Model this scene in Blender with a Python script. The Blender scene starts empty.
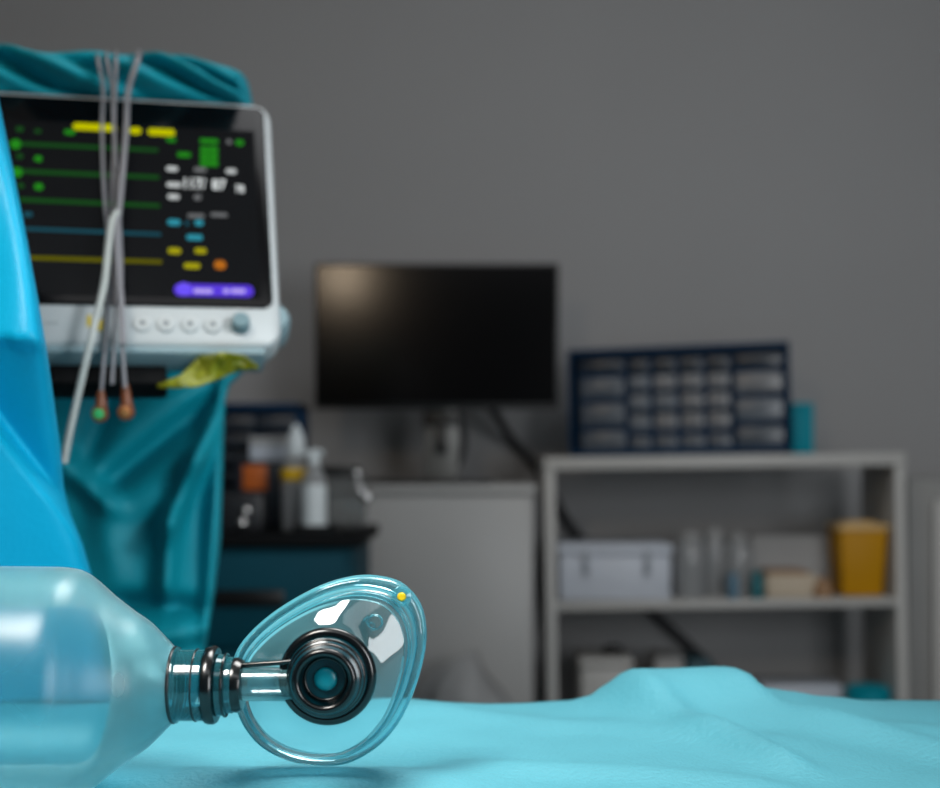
import bpy, bmesh, math, random
import numpy as np
from mathutils import Vector, Matrix, noise

random.seed(7)
SC = bpy.context.scene
COL = SC.collection
R = math.radians

# ------------------------------------------------------------------ camera
H = 1.10                     # eye height
FOCAL_PX = 1305.0            # 50 mm lens on a 36 mm sensor, 940 px wide
CX, CY = 470.0, 468.0        # principal point (the horizon sits at row 468)
cam_d = bpy.data.cameras.new('camera')
cam_d.sensor_width = 36.0
cam_d.lens = 36.0 * FOCAL_PX / 940.0
cam_d.shift_y = (CY - 394.0) / 940.0
cam_d.clip_start = 0.02
cam_d.dof.use_dof = True
cam_d.dof.focus_distance = 0.80
cam_d.dof.aperture_fstop = 4.4
cam = bpy.data.objects.new('camera', cam_d)
cam.location = (0, 0, H)
cam.rotation_euler = (R(90), 0, 0)
COL.objects.link(cam)
SC.camera = cam

# ------------------------------------------------------------------ world, lights, exposure
SC.view_settings.view_transform = 'Standard'
SC.view_settings.look = 'None'
SC.view_settings.gamma = 1.0
SC.view_settings.use_curve_mapping = False
SC.view_settings.exposure = 0.0
world = bpy.data.worlds.new('world')
SC.world = world
world.use_nodes = True
world.node_tree.nodes['Background'].inputs[0].default_value = (0.55, 0.62, 0.70, 1)
world.node_tree.nodes['Background'].inputs[1].default_value = 0.10


def aim(o, target):
    o.rotation_euler = (Vector(target) - o.location).to_track_quat('-Z', 'Y').to_euler()


def lamp(name, kind, loc, target, energy, color, **kw):
    d = bpy.data.lights.new(name, kind)
    d.energy = energy
    d.color = color
    for k, v in kw.items():
        setattr(d, k, v)
    o = bpy.data.objects.new(name, d)
    o.location = loc
    COL.objects.link(o)
    aim(o, target)
    return o


# surgical lamp over the bed; the lights after it are added, unseen helpers
lamp('surgical_lamp', 'SPOT', (-0.48, 0.20, 2.05), (-0.20, 0.70, 0.90), 90, (1.0, 0.98, 0.94),
     spot_size=R(76), spot_blend=1.0, shadow_soft_size=0.26)
lamp('added_screen_reflection_light', 'AREA', (-0.545, 0.18, 1.93), (-0.28, 2.9, 1.52), 3.6, (1.0, 0.78, 0.55),  # added warm disk, makes the lamp's reflection on the dark desktop screen
     shape='DISK', size=0.16)
lamp('added_side_fill', 'SPOT', (0.85, 0.35, 1.62), (-0.36, 1.5, 1.08), 34, (0.96, 0.99, 1.0),  # added side fill that brightens the teal drape from the right
     spot_size=R(40), spot_blend=0.8, shadow_soft_size=0.14)
lamp('added_shadow_fill', 'SPOT', (0.10, 1.25, 2.15), (-0.17, 0.72, 0.90), 62, (1.0, 0.98, 0.95),  # added from behind to lift the shadows in front of bag and mask
     spot_size=R(40), spot_blend=1.0, shadow_soft_size=0.34)
lamp('overhead_fill', 'AREA', (0.35, 1.5, 2.70), (0.35, 1.9, 0.0), 10, (0.95, 0.97, 1.0),  # unseen fill overhead, added to lift the background
     shape='RECTANGLE', size=1.6, size_y=0.8)
lamp('rear_overhead_fill', 'AREA', (0.5, -0.5, 2.68), (0.3, 2.6, 1.1), 12, (0.97, 0.98, 1.0),  # added fill for the back wall, kept clear of the screen reflection
     shape='RECTANGLE', size=2.4, size_y=0.8)
lamp('front_right_fill', 'AREA', (1.35, -0.5, 1.35), (0.1, 2.4, 0.95), 21, (0.95, 0.98, 1.0),  # added fill from the right for the drape and the shelf interior
     shape='RECTANGLE', size=0.8, size_y=1.0)


# ------------------------------------------------------------------ helpers
def P(px, py, Y):
    return Vector(((px - CX) / FOCAL_PX * Y, Y, H + (CY - py) / FOCAL_PX * Y))


def lin(c):
    if isinstance(c, str):
        c = [int(c[i:i + 2], 16) for i in (0, 2, 4)]
    out = []
    for v in c:
        v = v / 255.0
        out.append(v / 12.92 if v <= 0.04045 else ((v + 0.055) / 1.055) ** 2.4)
    return (*out, 1.0)


def principled(name, color, rough=0.5, metal=0.0, spec=0.5, bump=0.0, bump_scale=60.0, mottle=0.06,
               coat=0.0, emit=None, emit_strength=0.0, sheen=0.0, mottle_scale=6.0):
    m = bpy.data.materials.new(name)
    m.use_nodes = True
    nt = m.node_tree
    b = nt.nodes['Principled BSDF']
    c = lin(color)
    b.inputs['Roughness'].default_value = rough
    b.inputs['Metallic'].default_value = metal
    b.inputs['Specular IOR Level'].default_value = spec
    b.inputs['Coat Weight'].default_value = coat
    b.inputs['Sheen Weight'].default_value = sheen
    tc = nt.nodes.new('ShaderNodeTexCoord')
    n = nt.nodes.new('ShaderNodeTexNoise')
    n.inputs['Scale'].default_value = mottle_scale
    n.inputs['Detail'].default_value = 4
    nt.links.new(tc.outputs['Object'], n.inputs['Vector'])
    r = nt.nodes.new('ShaderNodeValToRGB')
    r.color_ramp.elements[0].position = 0.3
    r.color_ramp.elements[1].position = 0.7
    r.color_ramp.elements[0].color = [x * (1 - mottle) for x in c[:3]] + [1]
    r.color_ramp.elements[1].color = [min(1, x * (1 + mottle)) for x in c[:3]] + [1]
    nt.links.new(n.outputs['Fac'], r.inputs['Fac'])
    nt.links.new(r.outputs['Color'], b.inputs['Base Color'])
    if bump:
        n2 = nt.nodes.new('ShaderNodeTexNoise')
        n2.inputs['Scale'].default_value = bump_scale
        n2.inputs['Detail'].default_value = 5
        nt.links.new(tc.outputs['Object'], n2.inputs['Vector'])
        bp = nt.nodes.new('ShaderNodeBump')
        bp.inputs['Strength'].default_value = bump
        bp.inputs['Distance'].default_value = 0.01
        nt.links.new(n2.outputs['Fac'], bp.inputs['Height'])
        nt.links.new(bp.outputs['Normal'], b.inputs['Normal'])
    if emit is not None:
        b.inputs['Emission Color'].default_value = lin(emit)
        b.inputs['Emission Strength'].default_value = emit_strength
    return m


def clear_plastic(name, tint, body, body_amount=0.15, edge=0.5, rough=0.06, ior=1.45, translucent=0.5):
    """thin clear plastic: see-through with a tint, a little milky body that thickens where the wall is seen edge-on, and a glossy skin"""
    m = bpy.data.materials.new(name)
    m.use_nodes = True
    nt = m.node_tree
    nt.nodes.clear()
    N = nt.nodes.new
    out = N('ShaderNodeOutputMaterial')
    tr = N('ShaderNodeBsdfTransparent'); tr.inputs[0].default_value = lin(tint)
    df = N('ShaderNodeBsdfDiffuse'); df.inputs[0].default_value = lin(body)
    tl = N('ShaderNodeBsdfTranslucent'); tl.inputs[0].default_value = lin(body)
    mb = N('ShaderNodeMixShader'); mb.inputs[0].default_value = translucent
    nt.links.new(df.outputs[0], mb.inputs[1]); nt.links.new(tl.outputs[0], mb.inputs[2])
    lw = N('ShaderNodeLayerWeight'); lw.inputs['Blend'].default_value = 0.35
    mr = N('ShaderNodeMapRange')
    mr.inputs['To Min'].default_value = body_amount
    mr.inputs['To Max'].default_value = min(1.0, body_amount + edge)
    nt.links.new(lw.outputs['Facing'], mr.inputs['Value'])
    m1 = N('ShaderNodeMixShader')
    nt.links.new(mr.outputs[0], m1.inputs[0])
    nt.links.new(tr.outputs[0], m1.inputs[1]); nt.links.new(mb.outputs[0], m1.inputs[2])
    gl = N('ShaderNodeBsdfGlossy'); gl.inputs['Roughness'].default_value = rough
    gl.inputs[0].default_value = (1, 1, 1, 1)
    fr = N('ShaderNodeFresnel'); fr.inputs[0].default_value = ior
    m2 = N('ShaderNodeMixShader')
    nt.links.new(fr.outputs[0], m2.inputs[0])
    nt.links.new(m1.outputs[0], m2.inputs[1]); nt.links.new(gl.outputs[0], m2.inputs[2])
    nt.links.new(m2.outputs[0], out.inputs['Surface'])
    return m


def glow(name, color, strength):
    m = bpy.data.materials.new(name)
    m.use_nodes = True
    nt = m.node_tree
    nt.nodes.clear()
    e = nt.nodes.new('ShaderNodeEmission')
    e.inputs[0].default_value = lin(color)
    e.inputs[1].default_value = strength
    o = nt.nodes.new('ShaderNodeOutputMaterial')
    nt.links.new(e.outputs[0], o.inputs['Surface'])
    return m


class MB:
    """collects shapes in world space and links them as one mesh object"""

    def __init__(self):
        self.bm = bmesh.new()

    def _xf(self, vs, M):
        if M is not None:
            for v in vs:
                v.co = M @ v.co

    def box(self, lo, hi, M=None, bevel=0.0, seg=2, taper=None):
        lo, hi = Vector(lo), Vector(hi)
        c = (lo + hi) / 2
        s = hi - lo
        b = bmesh.new()
        bmesh.ops.create_cube(b, size=1)
        for v in b.verts:
            v.co = Vector((v.co.x * s.x, v.co.y * s.y, v.co.z * s.z))
            if taper is not None and v.co.z < 0:
                v.co.x *= taper
                v.co.y *= taper
        if bevel > 0:
            bmesh.ops.bevel(b, geom=list(b.edges), offset=min(bevel, min(s) * 0.45), segments=seg, affect='EDGES', profile=0.5)
        for v in b.verts:
            v.co += c
        self._merge(b, M)
        return self

    def _merge(self, b, M=None):
        self._xf(b.verts, M)
        me = bpy.data.meshes.new('temporary')
        b.to_mesh(me)
        b.free()
        self.bm.from_mesh(me)
        bpy.data.meshes.remove(me)

    def rings(self, rings, closed=True, cap0=True, cap1=True, M=None, loop=False):
        b = bmesh.new()
        vr = [[b.verts.new(p) for p in r] for r in rings]
        n = len(vr[0])
        pairs = list(zip(vr[:-1], vr[1:]))
        if loop:
            pairs.append((vr[-1], vr[0]))
        for a, c in pairs:
            for i in range(n if closed else n - 1):
                j = (i + 1) % n
                b.faces.new((a[i], a[j], c[j], c[i]))
        if closed and not loop:
            if cap0:
                b.faces.new(list(reversed(vr[0])))
            if cap1:
                b.faces.new(vr[-1])
        bmesh.ops.recalc_face_normals(b, faces=list(b.faces))
        self._merge(b, M)
        return self

    def lathe(self, prof, M=None, seg=48, cap0=True, cap1=True, loop=False):
        """prof: (radius, height) along local Z"""
        rs = []
        for r, z in prof:
            r = max(r, 1e-5)
            rs.append([Vector((r * math.cos(2 * math.pi * k / seg), r * math.sin(2 * math.pi * k / seg), z)) for k in range(seg)])
        return self.rings(rs, True, cap0, cap1, M, loop)

    def torus(self, Rm, r, M=None, seg=48, n=14):
        prof = [(Rm + r * math.cos(2 * math.pi * k / n), r * math.sin(2 * math.pi * k / n)) for k in range(n)]
        return self.lathe(prof, M, seg, loop=True)

    def tube(self, pts, r, seg=10, samples=8, closed=False, cap=True):
        pts = [Vector(p) for p in pts]
        path = spline(pts, samples, closed)
        n = len(path)
        rad = r if callable(r) else (lambda t: r)
        rings = []
        up = Vector((0.13, 0.31, 0.94)).normalized()
        prev = None
        for i, p in enumerate(path):
            if closed:
                t = (path[(i + 1) % n] - path[i - 1]).normalized()
            else:
                t = (path[min(i + 1, n - 1)] - path[max(i - 1, 0)]).normalized()
            if prev is None:
                a = t.cross(up)
                if a.length < 1e-3:
                    a = t.cross(Vector((1, 0, 0)))
                a.normalize()
            else:
                a = (prev - t * prev.dot(t)).normalized()
            prev = a
            b2 = t.cross(a)
            q = rad(i / max(1, n - 1))
            rings.append([p + (a * math.cos(2 * math.pi * k / seg) + b2 * math.sin(2 * math.pi * k / seg)) * q for k in range(seg)])
        return self.rings(rings, True, cap, cap, None, closed)

    def grid(self, pts):
        b = bmesh.new()
        vr = [[b.verts.new(p) for p in r] for r in pts]
        for a, c in zip(vr[:-1], vr[1:]):
            for i in range(len(a) - 1):
                b.faces.new((a[i], a[i + 1], c[i + 1], c[i]))
        self._merge(b)
        return self

    def build(self, name, mat, parent=None, smooth=True, angle=40, label=None, solid=0.0, subsurf=0):
        bm = self.bm
        off = Vector(parent.matrix_world.translation) if parent is not None and parent.type == 'EMPTY' else Vector((0, 0, 0))
        if parent is not None and parent.type != 'EMPTY':
            off = Vector(parent['base_point'])
        if parent is None:
            lo = Vector((min(v.co.x for v in bm.verts), min(v.co.y for v in bm.verts), min(v.co.z for v in bm.verts)))
            hi = Vector((max(v.co.x for v in bm.verts), max(v.co.y for v in bm.verts), max(v.co.z for v in bm.verts)))
            off = Vector(((lo.x + hi.x) / 2, (lo.y + hi.y) / 2, lo.z))
        for v in bm.verts:
            v.co -= off
        me = bpy.data.meshes.new(name)
        if smooth:
            for f in bm.faces:
                f.smooth = True
            for e in bm.edges:
                if len(e.link_faces) == 2 and e.calc_face_angle(0) > R(angle):
                    e.smooth = False
        bm.to_mesh(me)
        bm.free()
        me.materials.append(mat)
        o = bpy.data.objects.new(name, me)
        COL.objects.link(o)
        if parent is None:
            o.location = off
        else:
            o.parent = parent
        o['base_point'] = tuple(off)
        if label:
            o['label'] = label
        if subsurf:
            s = o.modifiers.new('subdivision', 'SUBSURF')
            s.levels = s.render_levels = subsurf
        if solid:
            s = o.modifiers.new('solidify', 'SOLIDIFY')
            s.thickness = solid
            s.offset = 0
        return o


def spline(pts, samples=8, closed=False):
    n = len(pts)
    if n < 3 and not closed:
        return [pts[0].lerp(pts[-1], i / samples) for i in range(samples + 1)]
    out = []
    segs = n if closed else n - 1
    for i in range(segs):
        if closed:
            p0, p1, p2, p3 = pts[i - 1], pts[i], pts[(i + 1) % n], pts[(i + 2) % n]
        else:
            p0, p1, p2, p3 = pts[max(i - 1, 0)], pts[i], pts[i + 1], pts[min(i + 2, n - 1)]
        for k in range(samples):
            t = k / samples
            out.append(0.5 * ((2 * p1) + (p2 - p0) * t + (2 * p0 - 5 * p1 + 4 * p2 - p3) * t * t + (3 * p1 - p0 - 3 * p2 + p3) * t ** 3))
    if not closed:
        out.append(pts[-1].copy())
    return out


def thing(name, label, cat, loc, group=None):
    o = bpy.data.objects.new(name, None)
    o.empty_display_size = 0.05
    o.location = loc
    COL.objects.link(o)
    o['label'] = label
    o['category'] = cat
    if group:
        o['group'] = group
    o.matrix_world = Matrix.Translation(loc)
    return o


def tag(o, label, cat, group=None):
    o['label'] = label
    o['category'] = cat
    if group:
        o['group'] = group
    return o


def rbf(points, c=0.3):
    """smooth interpolation of scattered (u, v, value) points"""
    a = np.array(points, float)
    xy, val = a[:, :2], a[:, 2]
    d = np.sqrt(((xy[:, None] - xy[None]) ** 2).sum(-1) + c * c)
    n = len(a)
    A = np.zeros((n + 3, n + 3))
    A[:n, :n] = d
    A[:n, n] = 1
    A[:n, n + 1:] = xy
    A[n:, :n] = A[:n, n:].T
    w = np.linalg.solve(A, np.concatenate([val, np.zeros(3)]))

    def f(u, v):
        k = np.sqrt((xy[:, 0] - u) ** 2 + (xy[:, 1] - v) ** 2 + c * c)
        return float(k @ w[:n] + w[n] + w[n + 1] * u + w[n + 2] * v)
    return f


def text_mesh(s, size, bold=0.0):
    cu = bpy.data.curves.new('temporary', 'FONT')
    cu.body = s
    cu.size = size
    cu.extrude = 0.0
    cu.offset = bold * size
    cu.resolution_u = 3
    o = bpy.data.objects.new('temporary', cu)
    COL.objects.link(o)
    dg = bpy.context.evaluated_depsgraph_get()
    me = bpy.data.meshes.new_from_object(o.evaluated_get(dg))
    bpy.data.objects.remove(o)
    bpy.data.curves.remove(cu)
    return me


# ------------------------------------------------------------------ materials
M_wall = principled('painted_wall', (150, 150, 151), 0.75, bump=0.05, bump_scale=120, mottle=0.03, mottle_scale=1.5)
M_ceiling = principled('ceiling_paint', (205, 205, 203), 0.85, mottle=0.02)
M_floor = principled('vinyl_floor', (120, 126, 130), 0.4, mottle=0.1, mottle_scale=9)
M_white = principled('white_laminate', (176, 175, 172), 0.45, mottle=0.02)
M_cab = principled('white_cabinet_lacquer', (165, 164, 162), 0.4, mottle=0.02)
M_black = principled('black_plastic', (10, 10, 11), 0.4, mottle=0.1)
M_screen_off = principled('switched_off_screen', (3, 3, 4), 0.155, mottle=0.05, spec=0.22)
M_grey_metal = principled('grey_metal', (120, 120, 118), 0.4, metal=0.5, mottle=0.05)
M_dark_rubber = principled('dark_rubber', (14, 17, 20), 0.3, mottle=0.1)
M_cable_dark = principled('dark_cable', (22, 24, 30), 0.5)
M_navy = principled('navy_plastic', (0, 42, 72), 0.5, spec=0.15, mottle=0.08)
M_navy_drawer = principled('smoky_drawer_plastic', (92, 98, 106), 0.3, mottle=0.18, mottle_scale=30)
M_dark_drawer = principled('dark_drawer_plastic', (36, 42, 50), 0.3, mottle=0.2, mottle_scale=30)
M_tealbox = principled('teal_card', (0, 142, 160), 0.5, spec=0.15)
M_teal_cab = principled('teal_cabinet', (0, 62, 76), 0.6, spec=0.15, mottle=0.05)
M_counter = principled('black_worktop', (5, 7, 9), 0.65, spec=0.12)
M_bezel = principled('monitor_white_plastic', (172, 179, 182), 0.35, mottle=0.02)
M_bezel2 = principled('monitor_grey_plastic', (122, 146, 154), 0.4, mottle=0.02)
M_glass_black = principled('monitor_black_glass', (6, 6, 8), 0.2, spec=0.2, mottle=0.05)
M_lcd = principled('lit_display', (8, 9, 11), 0.25, spec=0.15, emit=(30, 33, 40), emit_strength=0.10)
M_teal_cloth = principled('teal_drape_cloth', (0, 142, 160), 0.55, spec=0.3, bump=0.2, bump_scale=300, mottle=0.06)
M_blue_cloth = principled('bright_blue_drape', (0, 150, 190), 0.45, spec=0.25, bump=0.06, bump_scale=200, mottle=0.05)
M_bed_cloth = principled('cyan_bed_drape', (82, 158, 174), 0.6, spec=0.3, bump=0.2, bump_scale=260, mottle=0.05)
M_yellowgreen = principled('yellow_green_film', (116, 122, 16), 0.4, mottle=0.3, mottle_scale=60)
M_cable_grey = principled('grey_cable', (124, 124, 130), 0.4)
M_cable_pale = principled('pale_cable', (172, 178, 176), 0.35)
M_brown = principled('brown_plastic', (108, 58, 30), 0.4)
M_copper = principled('copper_contact', (190, 130, 80), 0.3, metal=0.6)
M_green_pad = principled('green_contact', (60, 170, 100), 0.25, coat=0.6)
M_yellow = principled('yellow_plastic', (186, 132, 0), 0.5, spec=0.2)
M_yellow_band = principled('yellow_band', (214, 170, 10), 0.5)
M_cream = principled('cream_card', (186, 172, 152), 0.6)
M_brown_soft = principled('tan_paper', (150, 116, 84), 0.6)
M_bin = principled('pale_grey_plastic', (188, 194, 204), 0.45, mottle=0.03)
M_greybox = principled('grey_card', (150, 150, 150), 0.6)
M_bottle_white = principled('white_bottle', (205, 212, 214), 0.35)
M_orange = principled('orange_label', (186, 92, 26), 0.5)
M_chrome = principled('chrome', (245, 245, 245), 0.25, metal=1.0)
M_clear_grey = clear_plastic('clear_bottle_plastic', (228, 232, 234), (206, 208, 210), 0.68, 0.28)
M_clear = clear_plastic('clear_mask_plastic', (240, 252, 254), (150, 226, 238), 0.12, 0.85, rough=0.06, ior=1.65)
M_cushion = clear_plastic('clear_mask_cushion', (228, 250, 253), (125, 218, 234), 0.18, 0.82, rough=0.05, ior=1.5)
M_bag = clear_plastic('milky_silicone', (204, 242, 248), (96, 170, 184), 0.38, 0.40, rough=0.32, ior=1.42, translucent=0.6)
M_smoke = clear_plastic('smoky_clear_plastic', (175, 222, 230), (50, 140, 155), 0.30, 0.55, rough=0.05, ior=1.6)
M_ring = principled('glossy_black_ring', (4, 8, 10), 0.22, coat=0.15)
M_teal_disc = principled('dark_teal_disc', (0, 52, 62), 0.25, coat=0.3)
M_cyan_disc = principled('cyan_valve_leaf', (0, 122, 136), 0.3)
M_port_yellow = principled('yellow_port_plug', (226, 190, 20), 0.4)

# ------------------------------------------------------------------ the room
X0, X1, Y0, Y1, ZC = -2.3, 2.3, -1.9, 3.25, 2.75


def struct(name, lo, hi, m):
    o = MB().box(lo, hi).build(name, m, smooth=False)
    o['kind'] = 'structure'
    return o


struct('floor', (X0, Y0, -0.05), (X1, Y1, 0), M_floor)
struct('ceiling', (X0, Y0, ZC), (X1, Y1, ZC + 0.05), M_ceiling)
struct('wall_back', (X0, Y1, 0), (X1, Y1 + 0.08, ZC), M_wall)
struct('wall_left', (X0 - 0.08, Y0, 0), (X0, Y1 + 0.08, ZC), M_wall)
struct('wall_right', (X1, Y0, 0), (X1 + 0.08, Y1 + 0.08, ZC), M_wall)

# ------------------------------------------------------------------ bed drape
BZ = H - 0.190
hump_y = 1.035
hump_px = [(380, 703), (430, 702), (483, 705), (540, 702), (570, 697), (590, 692), (606, 682), (622, 671), (634, 666.5), (650, 666), (680, 666.5), (706, 667), (730, 667), (740, 669), (746, 674), (753, 684), (764, 687.5), (790, 691), (829, 699), (880, 703.5), (940, 705), (1100, 706)]
HUMP = [((px - CX) / FOCAL_PX * hump_y, max(0.0, (707.6 - h) / FOCAL_PX * hump_y - 0.002)) for px, h in hump_px]


def hump(x):
    if x <= HUMP[0][0] or x >= HUMP[-1][0]:
        return 0.0
    for (a, ha), (b, hb) in zip(HUMP[:-1], HUMP[1:]):
        if a <= x <= b:
            t = (x - a) / (b - a)
            t = t * t * (3 - 2 * t) * 0.5 + t * 0.5
            return ha + (hb - ha) * t
    return 0.0


def ridge(x, y, x0, y0, x1, y1, w, h):
    """a rounded fold running from (x0,y0) to (x1,y1)"""
    dx, dy = x1 - x0, y1 - y0
    L = math.hypot(dx, dy)
    t = ((x - x0) * dx + (y - y0) * dy) / (L * L)
    d = ((x - x0) * dy - (y - y0) * dx) / L
    e = max(0.0, -t, t - 1) * L
    return h * math.exp(-(d / w) ** 2 - (e / (2 * w)) ** 2)


def bed_z(x, y):
    z = BZ
    ya = hump_y
    s = 0.022 if y > ya else 0.060
    z += hump(x - 0.12 * (ya - y)) * math.exp(-((y - ya) / s) ** 2)
    z += ridge(x, y, 0.14, 0.99, 0.20, 0.84, 0.014, 0.010)
    z += ridge(x, y, 0.21, 1.00, 0.34, 0.84, 0.016, 0.007)
    z += ridge(x, y, -0.02, 1.00, 0.20, 0.90, 0.02, 0.006)
    z += ridge(x, y, -0.10, 0.86, 0.16, 0.78, 0.02, 0.006)
    z += ridge(x, y, -0.19, 0.82, -0.06, 0.74, 0.016, 0.005)
    z += ridge(x, y, 0.26, 0.94, 0.50, 0.86, 0.03, 0.007)
    z += 0.004 * noise.noise(Vector((x * 7, y * 9, 1.3))) + 0.0015 * noise.noise(Vector((x * 22, y * 26, 4.1)))
    # pressed flat under the bag and mask
    if x < 0.02 and y < 0.90:
        k = min(1.0, (0.02 - x) / 0.06) * min(1.0, (0.90 - y) / 0.04)
        z = z * (1 - k) + min(z, BZ - 0.003) * k
    z += ridge(x, y, -0.16, 0.795, -0.06, 0.795, 0.030, 0.009)
    return z


rows = []
ys = list(np.linspace(0.46, 1.058, 90))
xs = list(np.linspace(-0.78, 0.82, 200))
for k in range(9):
    rows.append([Vector((x, 0.46 - 0.02 * min(1, (8 - k) / 2.0) + 0.008 * math.sin(x * 30) * (8 - k) / 8, bed_z(x, 0.46) - 0.075 * (8 - k) - (0.0 if k == 8 else 0.005))) for x in xs])
rows += [[Vector((x, y, bed_z(x, y))) for x in xs] for y in ys[1:]]
for k in range(1, 9):
    rows.append([Vector((x, 1.058 + 0.02 * min(1, k / 2.0) + 0.01 * math.sin(x * 26 + 1) * k / 8, bed_z(x, 1.058) - 0.075 * k)) for x in xs])
bed = MB().grid(rows).build('bed_drape', M_bed_cloth, angle=180, solid=0.002)
tag(bed, 'light cyan surgical drape spread over the bed with a raised fold', 'drape')

# ------------------------------------------------------------------ bag valve mask resuscitator
res = thing('resuscitator', 'clear hand resuscitator bag with face mask lying on the cyan bed drape', 'resuscitator', (-0.2, 0.76, BZ))
YB = 0.75


def S(px):
    return px / FOCAL_PX * YB


ax_z = P(0, 685, YB).z
AX = Matrix.Translation((0, YB, ax_z)) @ Matrix.Rotation(R(90), 4, 'Y')     # local z runs along world x


def px_x(px):
    return (px - CX) / FOCAL_PX * YB


# bag: (px along, radius px)
bag_prof = [(-260, 30), (-250, 45), (-230, 62), (-190, 88), (-140, 106), (-90, 114), (-30, 118), (40, 118), (70, 116.5), (84, 111), (96, 101.5), (109, 90.5), (121, 81.5), (132, 73.5), (145, 65), (155, 56), (164, 47), (171, 40), (175, 37)]
sp = spline([Vector((S(r), px_x(p), 0)) for p, r in bag_prof], 5)
MB().lathe([(v.x, v.y) for v in sp], AX, 72, cap1=False).build('bag', M_bag, res, angle=60)
# neck collar
MB().lathe([(S(36), px_x(173)), (S(38), px_x(175)), (S(38), px_x(178)), (S(35.5), px_x(180)), (S(35.5), px_x(205)), (S(34), px_x(206))], AX, 64).build('neck_collar', M_smoke, res)
MB().torus(S(36.5), S(2.2), AX @ Matrix.Translation((0, 0, px_x(175))), 64, 12).torus(S(35.5), S(1.0), AX @ Matrix.Translation((0, 0, px_x(197))), 64, 8).build('collar_ring', M_dark_rubber, res)
MB().lathe([(S(30), px_x(206)), (S(38), px_x(207)), (S(39), px_x(210)), (S(39), px_x(215)), (S(37), px_x(217.5)), (S(30), px_x(218))], AX, 64).build('retaining_ring', M_ring, res)
MB().lathe([(S(30), px_x(218)), (S(31), px_x(219)), (S(30), px_x(226)), (S(28), px_x(227)), (S(28), px_x(233)), (S(27), px_x(234))], AX, 64).build('valve_coupling', M_smoke, res)
MB().lathe([(S(20), px_x(233)), (S(27), px_x(234)), (S(27.5), px_x(238)), (S(25), px_x(243)), (S(19), px_x(244))], AX, 64).torus(S(31), S(1.3), AX @ Matrix.Translation((0, 0, px_x(226))), 64, 8).build('valve_ring', M_ring, res)
AX2 = Matrix.Translation((0, 0, S(2.0))) @ AX
MB().lathe([(S(17.5), px_x(242)), (S(17.5), px_x(285)), (S(17.5), px_x(310))], AX2, 48, cap0=False, cap1=False).build('outlet_tube', M_clear, res)
# dark lever along the top of the outlet tube
MB().tube([P(226, 667, YB - 0.002), P(246, 665, YB - 0.004), P(275, 663, YB - 0.006), P(300, 660.5, YB - 0.006)], S(2.6), 10).build('lever_rod', M_ring, res)

# face mask: teardrop cushion, clear dome, swivel valve facing the viewer
YR = 0.793      # depth of the rim
out_px = [(234, 657), (233, 690), (242, 722), (264, 748), (300, 763), (343, 764), (376, 748), (399, 723), (415, 690), (425, 655), (427, 628), (421, 603), (405, 584), (384, 576), (356, 575), (320, 585), (280, 607), (250, 632)]
outline = spline([P(a, b, YR) for a, b in out_px], 6, closed=True)
cen = P(325, 680, YR)
nO = len(outline)
YC = 0.752      # depth of the swivel's foot on the dome


def ring_at(k, Y, scale_to=None):
    pts = []
    for p in outline:
        q = cen + (p - cen) * k
        pts.append(Vector((q.x, Y, q.z)))
    return pts


c_valve = P(325, 680, 0.752)


def dome_ring(t, Y):
    """blend from the egg outline (t=0) to the valve circle (t=1)"""
    pts = []
    base = ring_at(0.86, Y)
    cc = cen.lerp(c_valve, min(1, t * 1.0))
    for p in base:
        a = math.atan2(p.z - cen.z, p.x - cen.x)
        q = Vector((cc.x + 0.027 * math.cos(a), Y, cc.z + 0.027 * math.sin(a)))
        w = t
        pts.append(Vector((p.x * (1 - w) + q.x * w, Y, p.z * (1 - w) + q.z * w)))
    return pts


dome = [ring_at(0.90, YR - 0.004), ring_at(0.885, YR - 0.012), ring_at(0.86, YR - 0.016), ring_at(0.80, YR - 0.0175),
        ring_at(0.785, YR - 0.0195), dome_ring(0.14, YR - 0.0228), dome_ring(0.27, YR - 0.0250), dome_ring(0.45, YR - 0.0275), dome_ring(0.68, YR - 0.0304), dome_ring(0.88, YR - 0.0328), dome_ring(1.0, YR - 0.0352)]
MB().rings(dome, True, False, False).build('mask_dome', M_clear, res, angle=70)
rim = spline([P(a, b, YR) for a, b in out_px], 6, closed=True)
cush = []
for k in range(14):
    th = 2 * math.pi * k / 14
    cush.append(ring_at(0.932 + 0.066 * math.cos(th), YR + 0.009 * math.sin(th)))
MB().rings(cush, True, False, False, None, True).build('mask_cushion', M_cushion, res, angle=70)
# bead where dome meets cushion
bead = [ring_at(0.845 + 0.022 * math.cos(2 * math.pi * k / 8), YR - 0.0175 + 0.0022 * math.sin(2 * math.pi * k / 8)) for k in range(8)]
MB().rings(bead, True, False, False, None, True).build('mask_bead', M_cushion, res, angle=70)
# embossed size mark on the dome
me = text_mesh('5', 0.013)
mt = MB()
mt.bm.from_mesh(me)
bpy.data.meshes.remove(me)
rt = Matrix.Translation(P(370, 633, 0.7645)) @ Matrix.Rotation(R(-38), 4, 'Y') @ Matrix.Rotation(R(90), 4, 'X')
ring_em = MB()
for v in mt.bm.verts:
    v.co = rt @ v.co
ring_em.bm = mt.bm
ring_em.torus(0.0042, 0.0006, Matrix.Translation(P(375, 622, 0.7665)) @ Matrix.Rotation(R(90), 4, 'X'), 24, 6)
ring_em.build('size_mark', M_cushion, res)
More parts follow.
